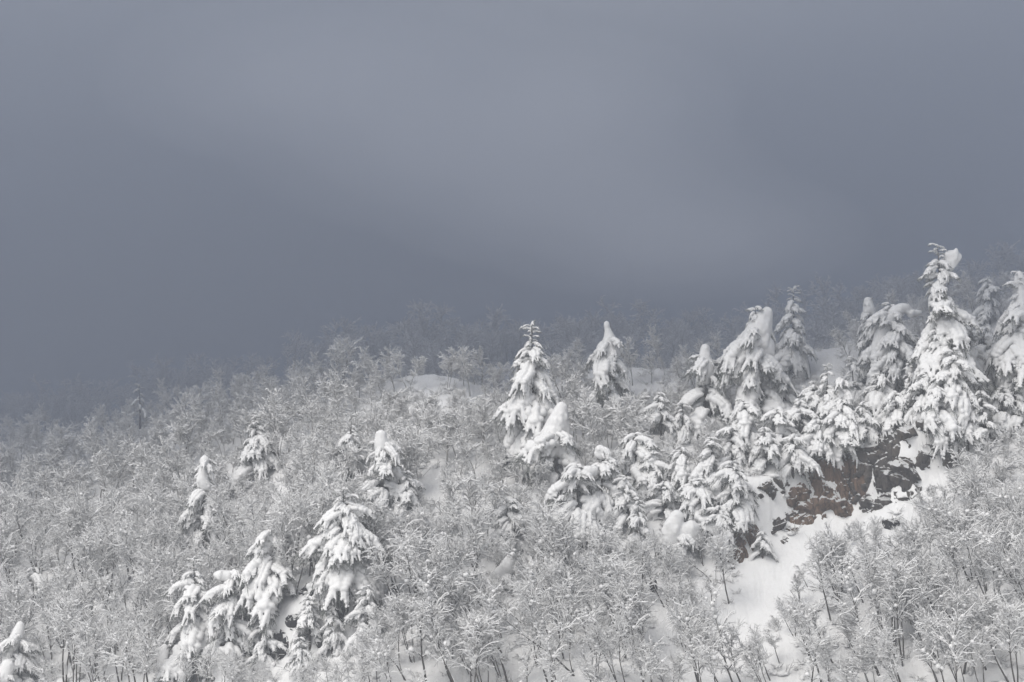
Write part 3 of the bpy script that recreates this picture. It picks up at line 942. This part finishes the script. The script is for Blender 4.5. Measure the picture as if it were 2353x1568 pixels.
def open_snow(px, py):
    """places the photo shows free of trees"""
    if in_poly(px, py): return True
    if 1690 < px < 2235 and 960 < py < 1300 and py < 1300 - (px - 1690) * 0.40 + 20 and py > 1150 - (px - 1690) * 0.45: return True
    if ((px - 1000) / 45) ** 2 + ((py - 1110) / 30) ** 2 < 1: return True       # pale clearing beside the bottle column
    if ((px - 960) / 50) ** 2 + ((py - 1280) / 26) ** 2 < 1: return True
    if ((px - 1430) / 90) ** 2 + ((py - 860) / 26) ** 2 < 1: return True
    if ((px - 980) / 110) ** 2 + ((py - 872) / 22) ** 2 < 1: return True
    if ((px - 1900) / 70) ** 2 + ((py - 820) / 40) ** 2 < 1: return True
    if 580 < px < 800 and 1370 < py < 1530: return True
    if ((px - 1400) / 60) ** 2 + ((py - 1265) / 20) ** 2 < 1: return True
    return False

rb = random.Random(21)
MOUNDS = [(1430, 848, 100, 28), (985, 862, 120, 24), (1890, 812, 70, 34)]
def candidates(n, x0, x1, y0, y1, past):
    r = np.random.RandomState(rb.randint(0, 99999))
    x = r.uniform(x0, x1, n); y = r.uniform(y0, y1, n)
    k = y < np.interp(x, _xs, _yr) + past
    x, y = x[k], y[k]
    z = h(x, y)
    px, py = to_px(x, y, z)
    return [tuple(float(q) for q in t) for t in zip(x, y, z, px, py)]
def on_rock(px, py):
    return any(math.hypot((px - k[0]) / (k[2] + 6), (py - k[1]) / (k[3] + 6)) < 1 for k in ROCKS)
spots = []
for (x, y, z, px, py) in candidates(30000, -68, 64, 198, 306, -0.5):
    if not (-60 < px < 2413 and py < 1640): continue
    if open_snow(px, py): continue
    if any((x - cx) ** 2 + (y - cy_) ** 2 < (0.55 * cr + .4) ** 2 for cx, cy_, cr in CROWNS): continue
    # the open gully and the rocks show in the photo: no crown in front of them
    s_ = rb.uniform(.46, .94) if px > 1450 or (px > 850 and py > 1250) else rb.uniform(.46, .9)
    if 1600 < px < 2200 and py > 1150 and py < 1460: s_ *= .8
    for shrink in (1, .72, .5):
        tall = s_ * shrink * 7.4 * FPX / y
        if any(on_rock(px - .28 * q * tall, py - q * tall) for q in (.1, .4, .7, 1)): continue
        if py < 1590 and any(in_poly(px + a * tall, py - b * tall) for a, b in (((-.7, .5), (-.7, .75), (-.45, .5), (-.2, .4), (.0, .5), (.3, .55), (.4, .75), (-.45, .8), (-.2, .8), (.1, .8), (-.4, 1), (-.1, 1)) if px < 1960 else ((-.35, .6), (-.1, .5), (-.3, .9), (-.1, 1)))): continue
        if any(y < c[4] - .5 and abs(px - .12 * tall - c[0]) < .36 * c[3] + .22 * tall and any(c[1] < py - q * tall < c[1] + .84 * (c[2] - c[1]) for q in (.55, .8, 1)) for c in SIL): continue
        if any(((px - .2 * tall - m[0]) / m[2]) ** 2 + ((py - q * tall - m[1]) / m[3]) ** 2 < 1 for q in (.5, .75, 1) for m in MOUNDS): continue
        s_ *= shrink
        break
    else: continue
    dmin = 2.0 if px > 1500 and py > 1150 else 2.0
    if py < 1050: dmin = 1.75
    if any((x - a[0]) ** 2 + (y - a[1]) ** 2 < dmin ** 2 for a in spots): continue
    spots.append((x, y, z, px, py, s_))
spots.sort(key=lambda s: -s[4])
print('spots', len(spots))
UPPER = spots[320:]
spots = spots[:320]
print('bare trees', len(spots), len(UPPER))
ORD = ['', 'second ', 'third ', 'fourth ', 'fifth ', 'sixth ', 'seventh ', 'eighth ']
LAND += [(1790, 1330, 'snow gully'), (1905, 1130, 'brown cliff face')]
info = []
for s in spots:
    x, y, z, px, py, s_ = s
    cpy = py - 70
    best = min(LAND, key=lambda l: math.hypot(l[0] - px, l[1] - cpy))
    dd = math.hypot(best[0] - px, best[1] - cpy)
    dx, dy = px - best[0], cpy - best[1]
    rel = ('left of' if dx < 0 else 'right of') if abs(dx) > abs(dy) else ('above' if dy < 0 else 'below')
    info.append((best[2], rel, dd))
rank = {}
for i in sorted(range(len(spots)), key=lambda i: info[i][2]):
    k = (info[i][0], info[i][1]); rank.setdefault(k, []).append(i)
plan = []
for i, (x, y, z, px, py, s) in enumerate(spots):
    lm, rel, dd = info[i]
    leaning = px > 1450 or (px > 850 and py > 1250)
    if leaning:
        p = rb.choice(LEAN)
    else:
        p = rb.choice(UPR + LEAN[:2] + LEAN[4:5])
    n = rank[(lm, rel)].index(i)
    size = 'small' if s < .60 else 'tall' if s > .80 else 'middling'
    ns = ({id(q): t for q, t in zip(LEAN, LEAN_S)} | {id(q): t for q, t in zip(UPR, UPR_S)})[id(p)]
    look = f"{size} {['single', 'twin', 'three'][ns - 1]}-stemmed bare tree"
    if n < 8 and dd < 330:
        label = f'{look}, {ORD[n]}nearest {rel} the {lm}'
    else:
        zone = 'low' if py > 1400 else 'midway' if py > 1180 else 'high'
        if px < 480: place = f'{zone} in the grey wood ' + ('at the left edge' if px < 150 else 'on the left slope')
        elif px > 1900 and py > 1050: place = f'{zone} in the thick wood ' + ('at the right edge' if px > 2200 else 'right of the gully')
        elif py > 1250: place = 'low ' + ('left of the torn snow hood' if px < 1170 else 'between the torn snow hood and the bottom edge' if py > 1480 else 'between torn snow hood and gully')
        else: place = 'in hazy wood high ' + ('left of the bottle column' if px < 870 else 'right of the bottle column')
        label = f'{look} {place}'
    plan.append([p, x, y, z - .1, s, rb.uniform(-1.0, 1.0), label, px])

x, y, z = [float(q[0]) for q in at(782, 905)]
plan.append([UPR[3], x, y, z - .1, .62, 0.2, 'rounded white frosted tree standing out on the crest up-slope of the cone-shaped conifer', 782])
x, y, z = [float(q[0]) for q in at(1930, 1372)]
plan.append([LEAN[5], x, y, z - .1, .62, 0.3, 'spreading frosted bare tree standing in front of the upper snow gully', 1905])
same = {}
for q in plan: same.setdefault(q[6], []).append(q)
LTR = ['leftmost', 'second-from-left', 'third-from-left', 'fourth-from-left', 'fifth-from-left', 'sixth-from-left', 'seventh-from-left', 'eighth-from-left', 'ninth-from-left', 'tenth-from-left']
for lb, qs in same.items():
    qs.sort(key=lambda q: q[7])
    if len(qs) > 1:
        for k, q in enumerate(qs[:10]): q[6] = LTR[k] + ' ' + lb
for q in plan: tree_copy(*q[:7], 'snow-crusted bare trees')

# ------------------------------------------------------------------ woods behind the crest: one hazy mass
def scatter(name, protos, pts, material, label, cat, kind='stuff'):
    """an uncountable mass: one object that sets copies of a few plants on its points"""
    pc = bpy.data.collections.new(name + '_plants')
    for k, (w, sn) in enumerate(protos):
        v, f = join([w, sn])
        me = build_mesh(name + '_plant', v, f, material[0])
        me.materials.append(material[1])
        mi = np.zeros(len(f), dtype=np.int32); mi[len(w[1]):] = 1
        me.polygons.foreach_set('material_index', mi)
        pc.objects.link(bpy.data.objects.new(name + '_plant', me))
    me = bpy.data.meshes.new(name)
    me.from_pydata([p[:3] for p in pts], [], [])
    at_ = me.attributes.new('size', 'FLOAT', 'POINT'); at_.data.foreach_set('value', [p[3] for p in pts])
    at_ = me.attributes.new('turn', 'FLOAT_VECTOR', 'POINT'); at_.data.foreach_set('vector', [q for p in pts for q in (0.0, 0.0, p[4])])
    at_ = me.attributes.new('which', 'INT', 'POINT'); at_.data.foreach_set('value', [rb.randrange(len(protos)) for p in pts])
    o = link(name, me)
    g = bpy.data.node_groups.new(name, 'GeometryNodeTree')
    g.interface.new_socket('Geometry', in_out='INPUT', socket_type='NodeSocketGeometry')
    g.interface.new_socket('Geometry', in_out='OUTPUT', socket_type='NodeSocketGeometry')
    N = g.nodes.new
    gi, go, ci, ip = N('NodeGroupInput'), N('NodeGroupOutput'), N('GeometryNodeCollectionInfo'), N('GeometryNodeInstanceOnPoints')
    ci.inputs['Collection'].default_value = pc
    ci.inputs['Separate Children'].default_value = True
    ip.inputs['Pick Instance'].default_value = True
    def attr(nm, typ):
        n = N('GeometryNodeInputNamedAttribute'); n.data_type = typ; n.inputs['Name'].default_value = nm
        return next(q for q in n.outputs if q.enabled and q.name == 'Attribute')
    L_ = g.links.new
    L_(gi.outputs[0], ip.inputs['Points']); L_(ci.outputs[0], ip.inputs['Instance'])
    L_(attr('which', 'INT'), ip.inputs['Instance Index'])
    L_(attr('turn', 'FLOAT_VECTOR'), ip.inputs['Rotation'])
    L_(attr('size', 'FLOAT'), ip.inputs['Scale'])
    L_(ip.outputs[0], go.inputs[0])
    md = o.modifiers.new('plants', 'NODES'); md.node_group = g
    tag(o, label, cat, None, kind)
    return o

def thin_tree(seed, H, snow, l2=.5, l3=.0, st=.022, n1=2, fat=1.1):
    segs, nodes, r = grow(seed, H, r_stem[seed % 3], (-.12, 0), .2, l2, l3, n1)
    P0 = np.array([tuple(s[0]) for s in segs]); P1 = np.array([tuple(s[1]) for s in segs])
    A = np.array([s[2] for s in segs]); B = np.array([s[3] for s in segs])
    wood = prisms(P0, P1, A * fat, B * fat, 3)
    d = P1 - P0; d /= np.linalg.norm(d, axis=1, keepdims=True)
    hz = np.sqrt(np.maximum(0, 1 - d[:, 2] ** 2))
    rs = np.random.RandomState(seed)
    keep = (hz > .4) & (rs.rand(len(A)) < snow)
    t = np.full(len(A), st) * (.6 + .8 * rs.rand(len(A)))
    off = np.stack([np.zeros(len(A)), np.zeros(len(A)), A * .8 + t * .7], -1)
    return wood, prisms((P0 + off)[keep], (P1 + off)[keep], t[keep], t[keep] * .8, 3)
r_stem = [1, 2, 1]
UPT = [thin_tree(760 + k, 8.5, .98, 1.0, .8, .066) for k in range(9)]
scatter('upper_wood', UPT, [(x, y, z - .1, s_ * .92 * (.62 + .38 * float(sstep(2, 22, np.interp(x, _xs, _yr) - y))), rb.uniform(-.8, .8)) for (x, y, z, px, py, s_) in UPPER], (M_twig, M_rime),
        'mass of small frosted bare trees along the hazy upper slope', 'wood')
THIN = [thin_tree(700 + k, 8.0, .75, 1.0, .5, .052, 2, 1.9) for k in range(5)]
pts = []
for k in range(1100):
    x = rb.uniform(-100, 85)
    yr = float(np.interp(x, _xs, _yr)); yb = float(np.interp(x, _xs, _yb))
    y = yr + 9 + (yb + 14 - yr - 9) * rb.random() ** .7
    pts.append((x, y, float(h(x, y)) - .2, rb.uniform(.65, 1.05), rb.uniform(0, 6.28)))
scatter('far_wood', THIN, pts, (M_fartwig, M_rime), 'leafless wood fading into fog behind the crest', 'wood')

def tuft(seed):
    r = random.Random(seed)
    P0, P1 = [], []
    for k in range(r.randint(10, 16)):
        a = r.uniform(0, 6.28); d = Vector((math.cos(a) * .8 - .35, math.sin(a) * .8 - .2, r.uniform(.35, 1.3))).normalized()
        p = Vector((r.gauss(0, .15), r.gauss(0, .15), -.1)); L = r.uniform(.5, 1.3)
        for q in range(3):
            d = (d + Vector((r.gauss(0, .15), r.gauss(0, .15), -.14))).normalized()
            P0.append(tuple(p)); p = p + d * (L / 3); P1.append(tuple(p))
    P0 = np.array(P0); P1 = np.array(P1); n = len(P0)
    t = np.full(n, .03)
    off = np.array([0, 0, .03])
    bl = blobs([(r.gauss(0, .2), r.gauss(0, .2), .0) for _ in range(3)], [(r.uniform(.15, .4), r.uniform(.15, .4), r.uniform(.1, .3)) for _ in range(3)])
    return prisms(P0, P1, np.full(n, .012), np.full(n, .008), 3), join([prisms(P0 + off, P1 + off, t, t * .8, 3), bl])
TUFT = [tuft(900 + k) for k in range(8)]
pts = []
for (x, y, z, px, py) in candidates(9000, -64, 60, 198, 306, 1):
    if not (-40 < px < 2400 and py < 1610): continue
    if in_poly(px, py) or in_poly(px - 12, py - 20): continue
    if open_snow(px, py) and rb.random() > .25: continue
    pts.append((x, y, z - .05, rb.uniform(.6, 1.3), rb.uniform(-1, 1)))
pts = pts[:2600]
scatter('underbrush', TUFT, pts, (M_twig, M_rime), 'snow-dusted twigs of low brush sticking out of the slope', 'brush')

# ------------------------------------------------------------------ air
def box(name, x0, x1, y0, y1, z0, z1, m):
    V = [(x, y, z) for x in (x0, x1) for y in (y0, y1) for z in (z0, z1)]
    Fc = [(0, 1, 3, 2), (4, 6, 7, 5), (0, 4, 5, 1), (2, 3, 7, 6), (0, 2, 6, 4), (1, 5, 7, 3)]
    return link(name, build_mesh(name, V, Fc, m))
zmax = 122.0
o = box('haze', -720, 720, -130, 1310, -42, zmax, vol_mat('haze_air', HAZE, (0.78, 0.82, 0.90), 0.0))
tag(o, 'thin cold haze in the air over the whole valley', 'haze', None, 'stuff')
def bank_top(x, y):
    """uneven top of the cloud: a shallow saddle shaped to let light into the middle, swells to both sides"""
    return zmax - 3 - 12 * np.exp(-((x - 3 - 0.06 * (y - 230)) / 34.0) ** 2) * sstep(1200, 300, y) + 5 * wob(x, y, 0.035, 31) + 2.0 * wob(x, y, 0.09, 32) - 6
xs_ = np.concatenate([np.linspace(-480, -90, 8)[:-1], np.linspace(-90, 90, 46), np.linspace(90, 480, 8)[1:]])
rows = []
for x in xs_:
    xc = float(np.clip(x, -60, 60))
    fr = lambda z: 252 - (0.30 if xc < 0 else 0.45) * xc - 0.65 * (z - 30)
    zt = float(bank_top(x, 230.0))
    pr = [(x, fr(z) + 4 * float(wob(x, z, .06, 41)) * (0 if z < -40 else 1), z) for z in np.linspace(-41, zt, 12)]
    y0 = pr[-1][1]
    for y in y0 + (900 - y0) * np.linspace(0, 1, 26)[1:] ** 1.7:
        pr.append((x, y, float(bank_top(x, y))))
    pr.append((x, 900.0, -41.0))
    rows.append(pr)
m_, n_ = len(rows), len(rows[0])
FV = np.array(rows).reshape(-1, 3)
ii = np.arange(m_ * n_).reshape(m_, n_)
jn = np.roll(np.arange(n_), -1)
FF = np.stack([ii[:-1], ii[1:], ii[1:][:, jn], ii[:-1][:, jn]], -1).reshape(-1, 4)
me = bpy.data.meshes.new('fog_bank')
me.from_pydata(FV.tolist(), [], FF.tolist() + [ii[0].tolist(), ii[-1][::-1].tolist()])
import bmesh
bm_ = bmesh.new(); bm_.from_mesh(me); bmesh.ops.recalc_face_normals(bm_, faces=bm_.faces[:]); bm_.to_mesh(me); bm_.free()
me.materials.append(vol_mat('fog_air', FOG_BANK, (0.325, 0.380, 0.492), 0.0))
o = link('fog_bank', me)
tag(o, 'blue-grey fog bank lying on the crest and hiding the mountain behind', 'fog', None, 'stuff')

def mist(label, lumps, density):
    """powder snow or mist hanging between the trees: (px, py, half width px, half height px)"""
    x0, y0, z0 = [float(q[0]) for q in at(lumps[0][0], lumps[0][1] + lumps[0][3])]
    D = y0 - 2.0
    k = D / FPX
    C, S = [], []
    for px, py, a, b in lumps:
        u, bb, c = ray(px, py)
        C.append((float(u / bb) * D, D, float(c / bb) * D)); S.append((a * k, min(a, b) * k, b * k))
    C = np.array(C); c0 = C[0].copy()
    me = fuse('spindrift', C - c0, S, 0.22, vol_mat('powder_air', density, (0.93, 0.94, 0.96), 0.0), 6)
    o = link('spindrift', me); o.location = c0
    tag(o, label, 'powder snow', None, 'stuff')
mist('puff of powder snow drifting off the powder-blown pine', [(612, 1262, 34, 40), (628, 1232, 30, 26), (598, 1290, 28, 34), (640, 1255, 30, 24)], .28)
mist('puff of powder snow above the corner hooded conifer', [(78, 1490, 24, 30), (66, 1465, 18, 20), (90, 1515, 18, 22)], .25)

def drift(label, lumps, D, depth, density):
    """pale volume added before the fog bank to brighten its middle; three nested bodies make its edge soft"""
    k = D / FPX
    for sc3 in (1.65, 1.2, .75):
        C, S = [], []
        for px, py, a, b in lumps:
            u, bb, c = ray(px, py)
            C.append((float(u / bb) * D, D, float(c / bb) * D)); S.append((a * k * sc3, depth * sc3, b * k * sc3))
        C = np.array(C); c0 = C.mean(0)
        o = link('brightening_drift', fuse('brightening_drift', C - c0, S, 0.9, vol_mat('brightening_air', density, (0.86, 0.90, 1.0), 0.0), 10))
        o.location = c0
        tag(o, label, 'cloud', None, 'stuff')
drift('added pale drift brightening the fog above the middle of the crest', [(1310, 440, 330, 120), (1080, 330, 360, 140), (1540, 540, 300, 95), (800, 190, 380, 130), (1250, 250, 300, 110)], 204, 10, .0019)  # added pale volume, lightens a slanting band of the fog
